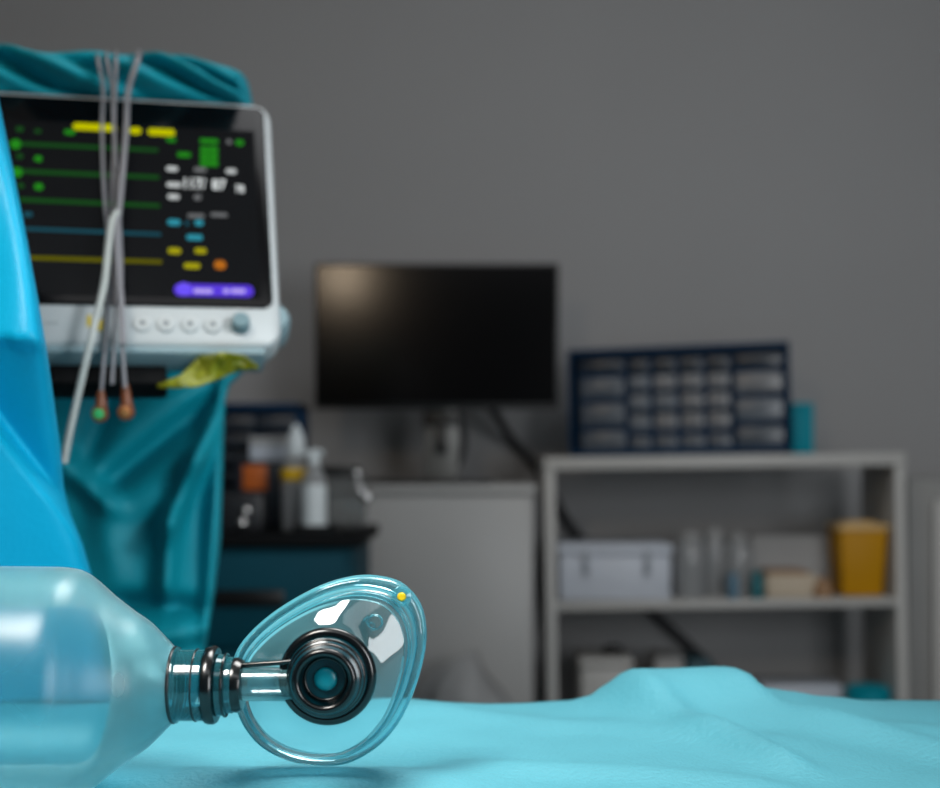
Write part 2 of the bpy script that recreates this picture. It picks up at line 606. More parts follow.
# inflation port with yellow plug
pc = P(402, 596, YR - 0.016)
FX = Matrix.Rotation(R(90), 4, 'X')        # local z points to the viewer (-Y)
MB().lathe([(0.0058, -0.006), (0.0062, 0), (0.0058, 0.004), (0.0032, 0.005), (0.0030, 0.003)], Matrix.Translation(pc) @ FX, 32).build('inflation_port', M_cushion, res)
MB().lathe([(0.0026, 0.003), (0.0026, 0.0055), (0.0018, 0.0065)], Matrix.Translation(pc) @ FX, 24).build('port_plug', M_port_yellow, res, label='yellow plug of the inflation port')

# swivel valve: stepped housing with black rings
vc = P(325, 680, 0.735)
VM = Matrix.Translation((vc.x, 0.735, vc.z)) @ FX
MB().lathe([(0.0255, -0.034), (0.0262, -0.018), (0.0255, -0.012), (0.0232, -0.010), (0.0228, -0.006), (0.0200, -0.004), (0.0196, 0.002), (0.0178, 0.003), (0.0174, -0.004), (0.001, -0.0045)], VM, 64).build('swivel_housing', M_teal_disc, res)
for rr, rm, zz in ((0.0246, 0.0036, -0.013), (0.0212, 0.0016, -0.0065), (0.0160, 0.0025, 0.0045), (0.0192, 0.0017, 0.000), (0.0118, 0.0009, -0.003)):
    MB().torus(rr, rm, VM @ Matrix.Translation((0, 0, zz)), 64, 12).build('swivel_ring', M_ring, res)
MB().lathe([(0.0066, -0.006), (0.0066, -0.0030), (0.0056, -0.0020), (0.002, -0.0016)], VM, 40).build('valve_leaf', M_cyan_disc, res, label='cyan valve leaf in the middle of the swivel')

# ------------------------------------------------------------------ bright blue drape, front left
edge_px = [(-14, 40), (0, 110), (12, 168), (24, 228), (36, 292), (46, 350), (53, 400), (60, 450), (63, 488), (70, 515), (82, 545), (90, 572), (96, 610), (104, 660), (112, 705)]


def edge_x(py):
    for (xa, ya), (xb, yb) in zip(edge_px[:-1], edge_px[1:]):
        if ya <= py <= yb:
            return xa + (xb - xa) * (py - ya) / (yb - ya)
    return edge_px[0][0] + (py - 40) * 0.22 if py < 40 else edge_px[-1][0]


def sheet_depth(px, py):
    """three facets: bulging to a ridge, falling back to a diagonal crease, and standing out again below it"""
    y1 = 340 + 0.12 * px + 0.0030 * (px - 12) ** 2
    y2 = max(y1 + 4, 420 + 1.30 * px)
    if py < y1:
        d = -0.040 + 0.050 * min(1.2, (y1 - py) / 300) + 0.010 * math.sin(px / 26 + py / 90)
    elif py < y2:
        d = -0.040 + 0.00060 * (py - y1)
    else:
        top = -0.040 + 0.00060 * (y2 - y1)
        e = py - y2
        d = top - 0.034 * min(1, e / 16) + 0.00022 * max(0, e - 16)
    return d


pys = np.linspace(-40, 702, 180)
ts = np.linspace(0, 1, 80)
DG = np.array([[sheet_depth(edge_x(py) - 230 * t ** 1.3, py) for t in ts] for py in pys])
for _ in range(3):
    pad = np.pad(DG, 1, mode='edge')
    DG = (pad[:-2, 1:-1] + pad[2:, 1:-1] + pad[1:-1, :-2] + pad[1:-1, 2:] + 2 * DG) / 6
rows = []
for i, py in enumerate(pys):
    ex = edge_x(py)
    r_ = []
    for j, t in enumerate(ts):
        r_.append(P(ex - 230 * t ** 1.3, py, 1.01 + DG[i, j] + 0.03 * math.exp(-t * 20) + 0.02 * t))
    # turned-back edge, so that the sheet has a hem from the side
    rows.append([P(ex - 4, py, 1.01 + DG[i, 0] + 0.06)] + r_)
bd = MB().grid(rows).build('blue_sheet', M_blue_cloth, angle=180, solid=0.0015)
tag(bd, 'bright blue surgical sheet hanging behind the resuscitator bag at the left edge', 'drape')

# ------------------------------------------------------------------ patient monitor
yaw, pitch, roll = 0.22456872, -0.41562569, 0.00960332
cy_, sy_ = math.cos(yaw), math.sin(yaw)
u0 = Vector((cy_, sy_, 0)); n0 = Vector((sy_, -cy_, 0)); v0 = Vector((0, 0, 1))
v2 = v0 * math.cos(pitch) + n0 * math.sin(pitch)
nn = n0 * math.cos(pitch) - v0 * math.sin(pitch)
uu = u0 * math.cos(roll) + v2 * math.sin(roll)
vv = v2 * math.cos(roll) - u0 * math.sin(roll)
TR = Vector((-0.21446224, 1.4, H + 0.39016962))
MW, MH, MD = 0.375, 0.296, 0.055
# local frame: x right, y up, z out of the face, origin at the top right corner
FM = Matrix(((uu.x, vv.x, nn.x, TR.x), (uu.y, vv.y, nn.y, TR.y), (uu.z, vv.z, nn.z, TR.z), (0, 0, 0, 1)))
FMI = FM.inverted()
C0 = Vector((0, 0, H))


def face(px, py, out=0.0):
    """point of the monitor's face seen at a photo position, in face coordinates"""
    d = P(px, py, 1.0) - C0
    t = ((TR + nn * out) - C0).dot(nn) / d.dot(nn)
    q = FMI @ (C0 + d * t)
    return q


pm = thing('patient_monitor', 'white patient monitor with lit vital signs on its screen', 'medical monitor', (TR.x - 0.17, 1.47, 0.0))


def rrect(x0, x1, y0, y1, r, z, n=8):
    pts = []
    for cx, cyy, a0 in ((x1 - r, y1 - r, 0), (x0 + r, y1 - r, 90), (x0 + r, y0 + r, 180), (x1 - r, y0 + r, 270)):
        for k in range(n + 1):
            a = R(a0 + 90 * k / n)
            pts.append(Vector((cx + r * math.cos(a), cyy + r * math.sin(a), z)))
    return pts


def ins(d, z, r=0.020):
    return rrect(-MW + d, -d, -MH + d, -d, max(r - d, 0.003), z)


MB().rings([ins(0.022, -MD - 0.012), ins(0.008, -MD), ins(0.0, -0.03), ins(0.0, -0.006), ins(0.0015, -0.002), ins(0.004, 0.0)], M=FM).build('housing', M_bezel, pm, angle=50)
# black glass with rounded top corners
gl_b = face(160, 307).y
MB().rings([rrect(-MW + 0.007, -0.0068, gl_b, -0.0068, 0.010, -0.001), rrect(-MW + 0.007, -0.0068, gl_b, -0.0068, 0.010, 0.0014), rrect(-MW + 0.008, -0.0078, gl_b + 0.001, -0.0078, 0.009, 0.002)], M=FM).build('screen_glass', M_glass_black, pm, angle=50)
a = face(0, 120); b = face(253, 135); c = face(262, 300)
MB().box((-MW + 0.02, c.y, 0.0018), (b.x + 0.001, b.y + 0.003, 0.0026), FM).build('display', M_lcd, pm, smooth=False)
ZS = 0.0028

E_yellow = glow('yellow_pixels', (205, 205, 0), 0.85)
E_green = glow('green_pixels', (38, 140, 30), 0.9)
E_green_line = glow('green_trace', (26, 78, 30), 0.9)
E_cyan_line = glow('cyan_trace', (28, 78, 92), 0.9)
E_yel_line = glow('yellow_trace', (98, 96, 8), 0.9)
E_white = glow('white_pixels', (200, 205, 205), 0.9)
E_grey = glow('grey_pixels', (118, 120, 122), 0.8)
E_cyan = glow('cyan_pixels', (50, 150, 170), 0.9)
E_dyel = glow('dark_yellow_pixels', (170, 165, 20), 0.9)
E_orange = glow('orange_pixels', (190, 110, 30), 0.9)
E_violet = glow('violet_bar', (92, 62, 226), 0.95)
E_lilac = glow('lilac_pixels', (190, 170, 250), 0.9)
E_line = {'g': E_green_line, 'c': E_cyan_line, 'y': E_yel_line}


def pill(name, px, py, w, h, m, z=ZS, label=None, round_=0.45):
    q = face(px, py)
    k = 1.38 / FOCAL_PX
    hw, hh = w * k / 2, h * k / 2 * 1.08
    r = min(hw, hh) * round_ * 2 * 0.98
    r = min(r, min(hw, hh) * 0.98)
    return MB().rings([rrect(q.x - hw, q.x + hw, q.y - hh, q.y + hh, r, z, 4), rrect(q.x - hw, q.x + hw, q.y - hh, q.y + hh, r, z + 0.0004, 4)], M=FM).build(name, m, pm, smooth=False, label=label)


def trace(pts, m, w):
    mb = MB()
    pts = [face(x, y) for x, y in pts]
    k = w * 1.38 / FOCAL_PX / 2
    for p, q in zip(pts[:-1], pts[1:]):
        bx = [Vector((p.x, p.y - k, ZS)), Vector((q.x, q.y - k, ZS)), Vector((q.x, q.y + k, ZS)), Vector((p.x, p.y + k, ZS))]
        mb.rings([bx, [v + Vector((0, 0, 0.0003)) for v in bx]], M=FM)
    return mb.build('waveform_trace', m, pm, smooth=False)


trace([(-30, 143.5), (20, 145.5), (158, 152)], E_green_line, 4)
trace([(-30, 170.5), (20, 173), (159, 179)], E_green_line, 4.4)
trace([(-30, 199), (24, 201.5), (160, 207.5)], E_green_line, 4.4)
trace([(-30, 228), (27, 230.5), (161, 236)], E_cyan_line, 3.6)
trace([(-30, 257), (35, 259.5), (162, 263.5)], E_yel_line, 4.2)
pill('alarm_bar', 95, 129, 41, 7.5, E_yellow, label='yellow alarm bar on the screen')
pill('alarm_bar', 135.5, 132.5, 11, 7.5, E_yellow, label='short yellow alarm bar on the screen')
pill('alarm_bar', 161.5, 134, 26, 7.5, E_yellow, label='yellow alarm bar on the right of the screen')
for px, py, w, h, m in [(70, 134, 10, 5, E_green), (171, 141.5, 9, 4.5, E_green), (20, 131, 7, 5, E_green_line), (38, 133, 6, 4, E_green_line), (16, 146, 9, 10, E_green), (20, 158, 6, 5, E_green_line),
                        (38.5, 160.5, 7, 6, E_green), (17, 174, 10, 10, E_green), (21, 187.5, 6, 5, E_green_line), (39, 188.5, 8, 7, E_green), (28, 216, 9, 5, E_cyan_line),
                        (209, 143, 18, 5, E_green), (184, 156.5, 13, 5, E_green), (239.5, 144.5, 8, 6, E_green), (229, 143.5, 5, 5, E_grey),
                        (172, 170.5, 11, 5, E_white), (200, 171.5, 12, 5, E_grey), (231, 173, 10, 5, E_white), (174, 186.5, 14, 5, E_white), (173.5, 198.5, 11, 5, E_white), (197.5, 199, 7, 6, E_grey),
                        (196, 217.5, 16, 4, E_grey), (219, 216.5, 16, 4, E_grey), (174, 224, 12, 6, E_cyan), (187, 225, 4, 5, E_cyan_line), (199, 224.5, 8, 6, E_cyan), (194.5, 239, 15, 5.5, E_cyan),
                        (174.5, 252.5, 12, 6, E_dyel), (200.5, 252.5, 11, 5.5, E_dyel), (192, 267.5, 15, 5.5, E_dyel), (220, 266.5, 11, 9, E_orange)]:
    pill('screen_readout', px, py, w, h, m)
for i in range(2):
    for j in range(3):
        pill('screen_readout', 204.5 + 9 * i, 151.5 + 6.8 * j, 8.4, 6.2, E_green, round_=0.2)
pill('menu_bar', 214, 292, 73, 12, E_violet, label='violet menu bar on the screen')
pill('menu_bar', 184, 291, 13, 13, glow('violet_icon', (110, 84, 250), 1.0), ZS + 0.0006, label='round violet icon at the end of the menu bar')
for px, w in ((203, 18), (226, 6), (238, 14)):
    pill('screen_readout', px, 293, w, 4.5, E_lilac, ZS + 0.0006)


def screen_text(s, px, py, size, m, squeeze=0.72):
    me = text_mesh(s, size, 0.004)
    q = face(px, py)
    mb = MB()
    mb.bm.from_mesh(me)
    bpy.data.meshes.remove(me)
    for v in mb.bm.verts:
        v.co = FM @ Vector((v.co.x * squeeze + q.x, v.co.y + q.y, ZS + 0.0003))
    return mb.build('screen_number', m, pm, smooth=False)


E_bright = glow('bright_white_pixels', (215, 220, 220), 1.5)
screen_text('117/', 182, 190, 0.0185, E_bright)
screen_text('87', 212, 191, 0.0175, E_bright, 0.8)
screen_text('78', 235, 194, 0.013, E_bright)

# buttons and knob on the lower panel
for px, py in ((142.5, 324.5), (166, 325), (190, 325.5), (213, 326)):
    q = face(px, py)
    bt = MB().lathe([(0.0085, -0.001), (0.0085, 0.0024), (0.0076, 0.0034), (0.002, 0.0036)], FM @ Matrix.Translation((q.x, q.y, 0)), 32).build('button', M_bezel, pm)
    MB().lathe([(0.0026, 0.0030), (0.0026, 0.0041)], FM @ Matrix.Translation((q.x, q.y, 0)), 16).build('button_icon', principled('button_icon_print', (88, 96, 100), 0.5), bt)
q = face(240.5, 327)
MB().lathe([(0.0092, -0.001), (0.0092, 0.004), (0.0086, 0.014), (0.0075, 0.0155), (0.002, 0.0155)], FM @ Matrix.Translation((q.x, q.y, 0)), 36).build('knob', principled('grey_blue_knob', (104, 130, 138), 0.35), pm, label='grey-blue rotary knob')
for px, w, py in ((89, 3.5, 321), (99, 7, 325)):
    q = face(px, py)
    MB().box((q.x - w * 0.00053, q.y - 0.0062, -0.001), (q.x + w * 0.00053, q.y + 0.0062, 0.0012), FM, 0.0008).build('warning_mark', principled('yellow_print', (205, 180, 10), 0.5), pm, label='small yellow mark beside the buttons')
q = face(52, 323)
MB().box((q.x - 0.006, q.y - 0.0015, -0.001), (q.x + 0.006, q.y + 0.0015, 0.0006), FM).build('panel_print', principled('faint_grey_print', (150, 158, 162), 0.5), pm, smooth=False)
# grey lower lip, side grip
MB().box((-MW + 0.012, -MH - 0.006, -MD + 0.01), (-0.016, -MH + 0.004, -0.004), FM, 0.003).build('lower_lip', M_bezel2, pm)
q = face(281, 311)
MB().lathe([(0.0, -0.03), (0.014, -0.027), (0.019, -0.018), (0.019, 0.012), (0.015, 0.02), (0.0, 0.022)], FM @ Matrix.Translation((q.x - 0.008, q.y, -0.03)), 32).build('side_grip', M_bezel2, pm)
# mount and stand under the monitor, mostly behind the teal drape
stb = MB().box((-0.36, -MH - 0.026, -0.066), (-0.11, -MH - 0.004, -0.03), FM, 0.004)
pc0 = FM @ Vector((-0.17, -0.15, -MD - 0.01))
stb.tube([pc0, Vector((pc0.x, pc0.y + 0.12, pc0.z)), Vector((pc0.x, 1.68, pc0.z - 0.06)), Vector((pc0.x, 1.69, 0.9)), Vector((pc0.x, 1.69, 0.03))], 0.018, 14)
stb.lathe([(0.22, 0.0), (0.22, 0.02), (0.05, 0.045), (0.02, 0.05)], Matrix.Translation((pc0.x, 1.69, 0.0)), 40)
stb.build('stand', principled('matt_black_metal', (5, 6, 8), 0.7, spec=0.15), pm)

# ------------------------------------------------------------------ teal drape over and behind the monitor
td = MB()
# (a) bundle along the top edge of the monitor
NB, NT = 110, 56
top_px = [(-70, 54), (-30, 52), (10, 49), (40, 56), (95, 57), (150, 58), (185, 59), (210, 65), (232, 72), (243, 77), (246, 80)]
bot_px = [(-70, 96), (-30, 96), (10, 98), (40, 100), (95, 101), (150, 104), (185, 106), (210, 107), (232, 108), (243, 108), (246, 108)]


def lerp_list(L, t):
    f_ = t * (len(L) - 1)
    i = min(int(f_), len(L) - 2)
    k = f_ - i
    return [L[i][0] + (L[i + 1][0] - L[i][0]) * k, L[i][1] + (L[i + 1][1] - L[i][1]) * k]


rings = []
for i in range(NB + 1):
    t = i / NB
    a_, b_ = lerp_list(top_px, t), lerp_list(bot_px, t)
    px = (a_[0] + b_[0]) / 2
    mid = face(px, 103)
    Yc = (FM @ mid).y + 0.030
    pa, pb = P(a_[0], a_[1], Yc), P(b_[0], b_[1], Yc)
    c_ = (pa + pb) / 2
    hz = (pa.z - pb.z) / 2
    endk = math.sqrt(max(0.04, 1 - max(0, (t - 0.93) / 0.07) ** 2))
    ring = []
    for k in range(NT):
        th = 2 * math.pi * k / NT
        # diagonal folds running across the bundle
        fy = math.sin(th)
        s1 = px / 100 + 0.55 * fy
        w = 0
        for cpos, wid, amp in ((-0.35, 0.20, -0.2), (0.26, 0.20, -0.62), (0.66, 0.13, 0.30), (1.02, 0.14, -0.28), (1.42, 0.15, 0.16), (1.78, 0.13, -0.42), (2.03, 0.08, 0.22), (2.22, 0.06, -0.34), (2.42, 0.06, 0.16), (2.66, 0.10, -0.15)):
            w += amp * math.exp(-((s1 - cpos) / wid) ** 2)
        w += 0.10 * noise.noise(Vector((px / 40, th * 1.1, 3)))
        front = max(0.0, math.cos(th))
        ry = 0.046 * (1 + 2.1 * w * front)
        rz = hz * (1 + 0.05 * noise.noise(Vector((px / 30, th, 7))))
        ring.append(Vector((c_.x, c_.y - ry * math.cos(th) * endk, c_.z + rz * math.sin(th))))
    rings.append(ring)
td.rings(rings, True, True, True)
# (b) the sheet hanging behind and below the monitor
hang_r = [(250, 250), (300, 254), (345, 257), (362, 255), (372, 243), (385, 229), (400, 224), (470, 222), (540, 220), (590, 214), (620, 209), (660, 203), (760, 196)]


def hang_edge(py):
    for (ya, xa), (yb, xb) in zip(hang_r[:-1], hang_r[1:]):
        if ya <= py <= yb:
            return xa + (xb - xa) * (py - ya) / (yb - ya)
    return 250 if py < 250 else 196


HF = [(224, 390, 196, 460, 9, -0.022), (196, 460, 170, 523, 9, -0.032), (170, 523, 166, 588, 9, -0.028), (210, 402, 116, 478, 13, 0.030), (205, 440, 120, 520, 22, -0.010),
      (56, 458, 100, 495, 11, -0.026), (100, 495, 112, 560, 16, -0.008), (84, 530, 150, 520, 14, 0.005), (128, 604, 176, 606, 11, 0.028), (198, 430, 196, 640, 10, 0.010), (224, 400, 206, 650, 5, -0.018),
      (110, 400, 90, 450, 16, 0.018), (150, 385, 215, 372, 12, 0.012), (140, 640, 200, 630, 12, -0.016), (256, 352, 238, 392, 8, -0.02)]


def hf(u, v):
    px, py = u * 100, v * 100
    return sum(ridge(px, py, *q) for q in HF)


rows = []
for py in np.linspace(250, 760, 130):
    ex = hang_edge(py)
    r_ = []
    for t in np.linspace(0, 1, 80):
        px = ex - (ex - 20) * t
        back = 0.06 * max(0.0, (330 - py) / 80)
        r_.append(P(px, py, 1.50 + 1.15 * hf(px / 100, py / 100) - 0.00012 * (py - 380) + 0.05 * math.exp(-t * 60) + back))
    r_ = [P(ex - 3, py, 1.60)] + r_
    rows.append(r_)
td.grid(rows)
# (c) the stretch of cloth that joins bundle and hanging sheet behind the monitor's back
ra = []
top_back = [Vector((P(px, 75, 1.0).x * ((FM @ face(px, 103)).y + 0.07), (FM @ face(px, 103)).y + 0.07, P(px, 75, 1.42).z)) for px in np.linspace(20, 235, 30)]
low_back = [P(px, 252, 1.50 + 0.07) for px in np.linspace(20, 247, 30)]
for k in range(14):
    t = k / 13
    ra.append([p.lerp(q_, t) + Vector((0, 0.10 * math.sin(math.pi * t) + 0.006 * math.sin(i * 0.9), 0)) for i, (p, q_) in enumerate(zip(top_back, low_back))])
td.grid(ra)
to = td.build('teal_drape', M_teal_cloth, angle=180, solid=0.002)
tag(to, 'dark teal surgical drape bunched over and hanging below the patient monitor', 'drape')

# ------------------------------------------------------------------ yellow-green film under the monitor
fr_ = rbf([(1.58, 3.84, 0.0), (1.75, 3.82, -0.02), (2.0, 3.62, 0.01), (2.2, 3.58, -0.02), (2.4, 3.62, 0.01), (2.58, 3.66, -0.01), (2.3, 3.72, 0.01), (2.1, 3.8, -0.01)], 0.06)
tp = [(157, 385), (180, 376), (200, 356), (225, 352), (243, 356), (258, 366)]
bt_ = [(158, 388), (180, 388), (200, 386), (222, 378), (240, 370), (257, 369)]
rows = []
for k in range(9):
    t = k / 8
    r_ = []
    for j in range(41):
        a_, b_ = lerp_list(tp, j / 40), lerp_list(bt_, j / 40)
        px = a_[0] + (b_[0] - a_[0]) * t
        py = a_[1] + (b_[1] - a_[1]) * t
        r_.append(P(px, py, 1.265 + fr_(px / 100, py / 100) + 0.008 * noise.noise(Vector((px / 9, py / 7, 2)))))
    rows.append(r_)
yo = MB().grid(rows).build('plastic_film', M_yellowgreen, angle=70, solid=0.0015)
tag(yo, 'crumpled yellow-green plastic film tucked under the patient monitor', 'plastic film')

# ------------------------------------------------------------------ sensor cables hanging in front of the monitor


def cable_pts(pp, front=0.010):
    out = []
    for px, py in pp:
        if py > 345:
            base = face(px, 345)
            yb = (FM @ Vector((base.x, base.y, front))).y
            out.append(P(px, py, yb - 0.0))
        elif py < 112:
            base = face(px, 112)
            yb = (FM @ Vector((base.x, base.y, front))).y
            out.append(P(px, py, yb - 0.02 * min(1, (112 - py) / 20) + (0.06 if py < 54 else 0.0)))
        else:
            q_ = face(px, py, front)
            out.append(FM @ Vector((q_.x, q_.y, front)))
    return out


def connector(root, px, py, px2, py2, mat_end, label):
    Yc = cable_pts([(px, 350)])[0].y
    a_, b_ = P(px, py, Yc), P(px2, py2, Yc)
    MB().tube([a_, a_.lerp(b_, 0.4), b_], lambda t: 0.0032 + 0.0030 * t, 12, 5).build('connector', M_brown, root, label=label)
    k = b_ + Vector((0, -0.004, -0.004))
    MB().lathe([(0.0075, -0.004), (0.0082, 0), (0.0075, 0.003), (0.0055, 0.0035)], Matrix.Translation(k) @ FX, 24).build('snap_ring', M_brown, root)
    MB().lathe([(0.0055, 0.002), (0.005, 0.0048), (0.001, 0.006)], Matrix.Translation(k) @ FX, 20).build('contact', mat_end, root)


def cable(pp, r, m, label, front=0.010):
    pts = cable_pts(pp, front)
    root = thing('sensor_cable', label, 'cable', pts[-1], 'sensor cables in front of the monitor')
    MB().tube(pts, r, 10, 6).build('cord', m, root, angle=80)
    return root


k_ = 1.36 / FOCAL_PX
c1 = cable([(99, 52), (98, 60), (103, 88), (102, 130), (104, 190), (109, 250), (108, 310), (104, 360), (101, 394)], 1.9 * k_, M_cable_grey, 'leftmost thin grey sensor cable, ending in a brown snap with green contact', 0.010)
connector(c1, 101, 391, 101, 410, M_green_pad, 'brown snap connector with green contact')
c2 = cable([(107, 52), (107, 60), (112, 92), (114, 140), (112, 190), (114, 250), (115, 320), (112, 384)], 1.9 * k_, M_cable_grey, 'thin grey sensor cable with a bare end, between the two brown snaps', 0.014)
c3 = cable([(116, 52), (116, 62), (115, 90), (114, 130), (118, 200), (121, 260), (121, 320), (125, 388)], 2.0 * k_, M_cable_grey, 'grey sensor cable ending in the right brown snap with copper contact', 0.018)
connector(c3, 125, 384, 127, 408, M_copper, 'brown snap connector with copper contact')
c4 = cable([(139, 52), (137, 62), (128, 92), (126, 130), (121, 190), (117, 240), (121, 300), (123, 345)], 2.9 * k_, M_cable_grey, 'thickest grey sensor cable, curving in from the right over the teal bundle', 0.024)
c5 = cable([(119, 212), (113, 218), (109, 240), (104, 285), (92, 335), (78, 395), (68, 440), (64, 463)], 3.4 * k_, M_cable_pale, 'pale cable slanting down to the left with its rounded end at the top', 0.026)

# ------------------------------------------------------------------ white cabinet with the desktop monitor
def xz(px, py, Y):
    p = P(px, py, Y)
    return p.x, p.z


WX0, WZ = xz(326, 485, 2.75)
WX1, _ = xz(534, 485, 2.75)
wc = thing('cabinet', 'white cabinet under the black desktop monitor', 'cabinet', ((WX0 + WX1) / 2, 2.98, 0))
MB().box((WX0, 2.768, 0.06), (WX1, 3.21, WZ - 0.018), None, 0.003).build('body', M_cab, wc)
MB().box((WX0 + 0.02, 2.80, 0.0), (WX1 - 0.02, 3.20, 0.06)).build('plinth', M_black, wc, smooth=False)
MB().box((WX0 - 0.004, 2.744, WZ - 0.018), (WX1 + 0.004, 3.212, WZ), None, 0.003).build('top_panel', M_cab, wc)
MB().box((WX0 + 0.003, 2.75, 0.07), (WX1 - 0.003, 2.768, WZ - 0.022), None, 0.004).build('door', M_cab, wc)

YM = 2.90
dm = thing('desktop_monitor', 'black switched-off desktop monitor standing on the white cabinet', 'monitor', (P(440, 486, YM).x, 2.93, WZ))
mx0, mz1 = xz(314.5, 263, YM)
mx1, mz0 = xz(559, 409, YM)
MB().box((mx0, YM, mz0), (mx1, YM + 0.022, mz1), None, 0.004).box((mx0 + 0.1, YM + 0.018, mz0 + 0.05), (mx1 - 0.1, YM + 0.05, mz1 - 0.06), None, 0.012).build('case', M_black, dm)
MB().box((mx0 + 0.006, YM - 0.002, mz0 + 0.012), (mx1 - 0.006, YM + 0.004, mz1 - 0.006)).build('screen', M_screen_off, dm, smooth=False)
sx0, _ = xz(424, 0, YM + 0.06)
sx1, _ = xz(459, 0, YM + 0.06)
MB().box((sx0, YM + 0.050, WZ + 0.008), (sx1, YM + 0.072, mz0 + 0.17), None, 0.005).build('stand_column', M_grey_metal, dm)
MB().box((sx0 - 0.002, YM + 0.044, mz0 - 0.038), (sx1 + 0.002, YM + 0.052, mz0 - 0.006), None, 0.003).box((sx0 + 0.025, YM + 0.043, mz0 - 0.10), (sx1 - 0.025, YM + 0.051, mz0 - 0.036), None, 0.003).build('stand_clamp', M_black, dm)
bx0, _ = xz(366, 0, 2.86)
bx1, _ = xz(492, 0, 2.86)
MB().box((bx0, 2.80, WZ), (bx1, 3.02, WZ + 0.009), None, 0.004).build('stand_base', M_black, dm)

vc_ = MB().tube([P(457, 406, 3.03), P(462, 428, 3.05), P(463, 450, 3.05), P(455, 470, 3.03), P(448, 476, 3.02)], 0.0075, 10)
tag(vc_.build('video_cable', M_cable_dark), 'short dark cable looping behind the stand of the desktop monitor', 'cable')
pcb = MB().tube([P(486, 398, 2.98), P(494, 412, 3.05), P(512, 440, 3.19), P(540, 473, 3.22), P(572, 528, 3.225), P(615, 575, 3.225), P(652, 612, 3.225), P(685, 642, 3.225), P(716, 672, 3.225), P(760, 720, 3.225)], 0.011, 10)
tag(pcb.build('power_cable', M_cable_dark), 'long dark cable running down the wall behind the open shelf unit', 'cable')

# pale bag leaning at the cabinet front
rings = []
for i in range(22):
    t = i / 21
    z = 0.02 + 0.715 * t
    ring = []
    for k in range(48):
        th = 2 * math.pi * k / 48
        rr = 0.125 * math.sqrt(max(0.02, 1 - max(0, (t - 0.80) / 0.20) ** 2))
        rr *= 1 + 0.16 * noise.noise(Vector((math.cos(th) * 1.6 + t * 2, math.sin(th) * 1.6 - t * 3, t * 3))) + 0.05 * math.sin(9 * th + 5 * t) * t
        slope = -0.10 * t * (math.cos(th) > 0) * math.cos(th)
        ring.append(Vector((P(478, 0, 2.6).x + rr * 1.05 * math.cos(th), 2.60 + rr * 0.8 * math.sin(th), z + slope)))
    rings.append(ring)
bg = MB().rings(rings).build('waste_bag', M_greybox, angle=180)
tag(bg, 'pale crumpled plastic bag standing low in front of the white cabinet', 'bag')

# ------------------------------------------------------------------ open shelf unit (very slightly out of level) and what stands on it
YS, YSB = 2.85, 3.10
SX0, SZT = xz(544.5, 457.5, YS)
SX1, _ = xz(905, 455, YS)
SZM = xz(0, 603, YS)[1]
piv = Vector((SX0, YS, 0))
TILT = Matrix.Translation(Vector((SX0, YS, SZT))) @ Matrix.Rotation(R(-0.8), 4, 'Y') @ Matrix.Translation(-Vector((SX0, YS, SZT)))
su = thing('shelf_unit', 'white open shelf unit against the grey wall on the right', 'shelf', ((SX0 + SX1) / 2, 3.0, 0))
TH = 0.022
for x0, x1 in ((SX0, SX0 + TH), (SX1 - TH, SX1)):
    MB().box((x0, YS, 0.012), (x1, YSB, SZT), TILT, 0.002).build('side_panel', M_white, su)
MB().box((SX0 - 0.001, YS - 0.002, SZT - 0.028), (SX1 + 0.001, YSB, SZT), TILT, 0.002).build('top_board', M_white, su)
for z in (SZM, SZM - 0.335, SZM - 0.66):
    MB().box((SX0 + TH, YS + 0.003, z - 0.018), (SX1 - TH, YSB, z), TILT, 0.002).build('shelf_board', M_white, su)
SZL = SZM - 0.335


def shelf_pt(px, py, Y):
    return P(px, py, Y)


def sitbox(px0, px1, pyt, Y, z0, depth):
    """x range, top and the box's front depth from the photo, standing at height z0"""
    a_, zt = xz(px0, pyt, Y)
    b_, _ = xz(px1, pyt, Y)
    return (a_, Y, z0), (b_, Y + depth, zt)


# shelf surfaces rise to the right by the unit's tilt
def shelf_z(x, z):
    return z + (x - SX0) * math.tan(R(0.8)) + 0.0005


# --- white lidded bin
zb = shelf_z(P(616, 0, 2.88).x, SZM)
lo, hi = sitbox(560, 671, 544, 2.88, zb, 0.20)
o = thing('storage_box', 'pale grey lidded plastic box on the middle shelf, left end', 'box', ((lo[0] + hi[0]) / 2, 3.0, zb))
MB().box(lo, (hi[0], hi[1], hi[2] - 0.024), None, 0.006).build('body', M_bin, o)
MB().box((lo[0] - 0.004, lo[1] - 0.004, hi[2] - 0.024), (hi[0] + 0.004, hi[1] + 0.004, hi[2]), None, 0.006).build('lid', M_bin, o)
for px in (586, 648):
    x_, z_ = xz(px, 560, 2.87)
    MB().box((x_ - 0.007, 2.868, z_ - 0.033), (x_ + 0.007, 2.882, z_ + 0.020), None, 0.003).build('latch', principled('grey_latch', (145, 151, 159), 0.4), o)

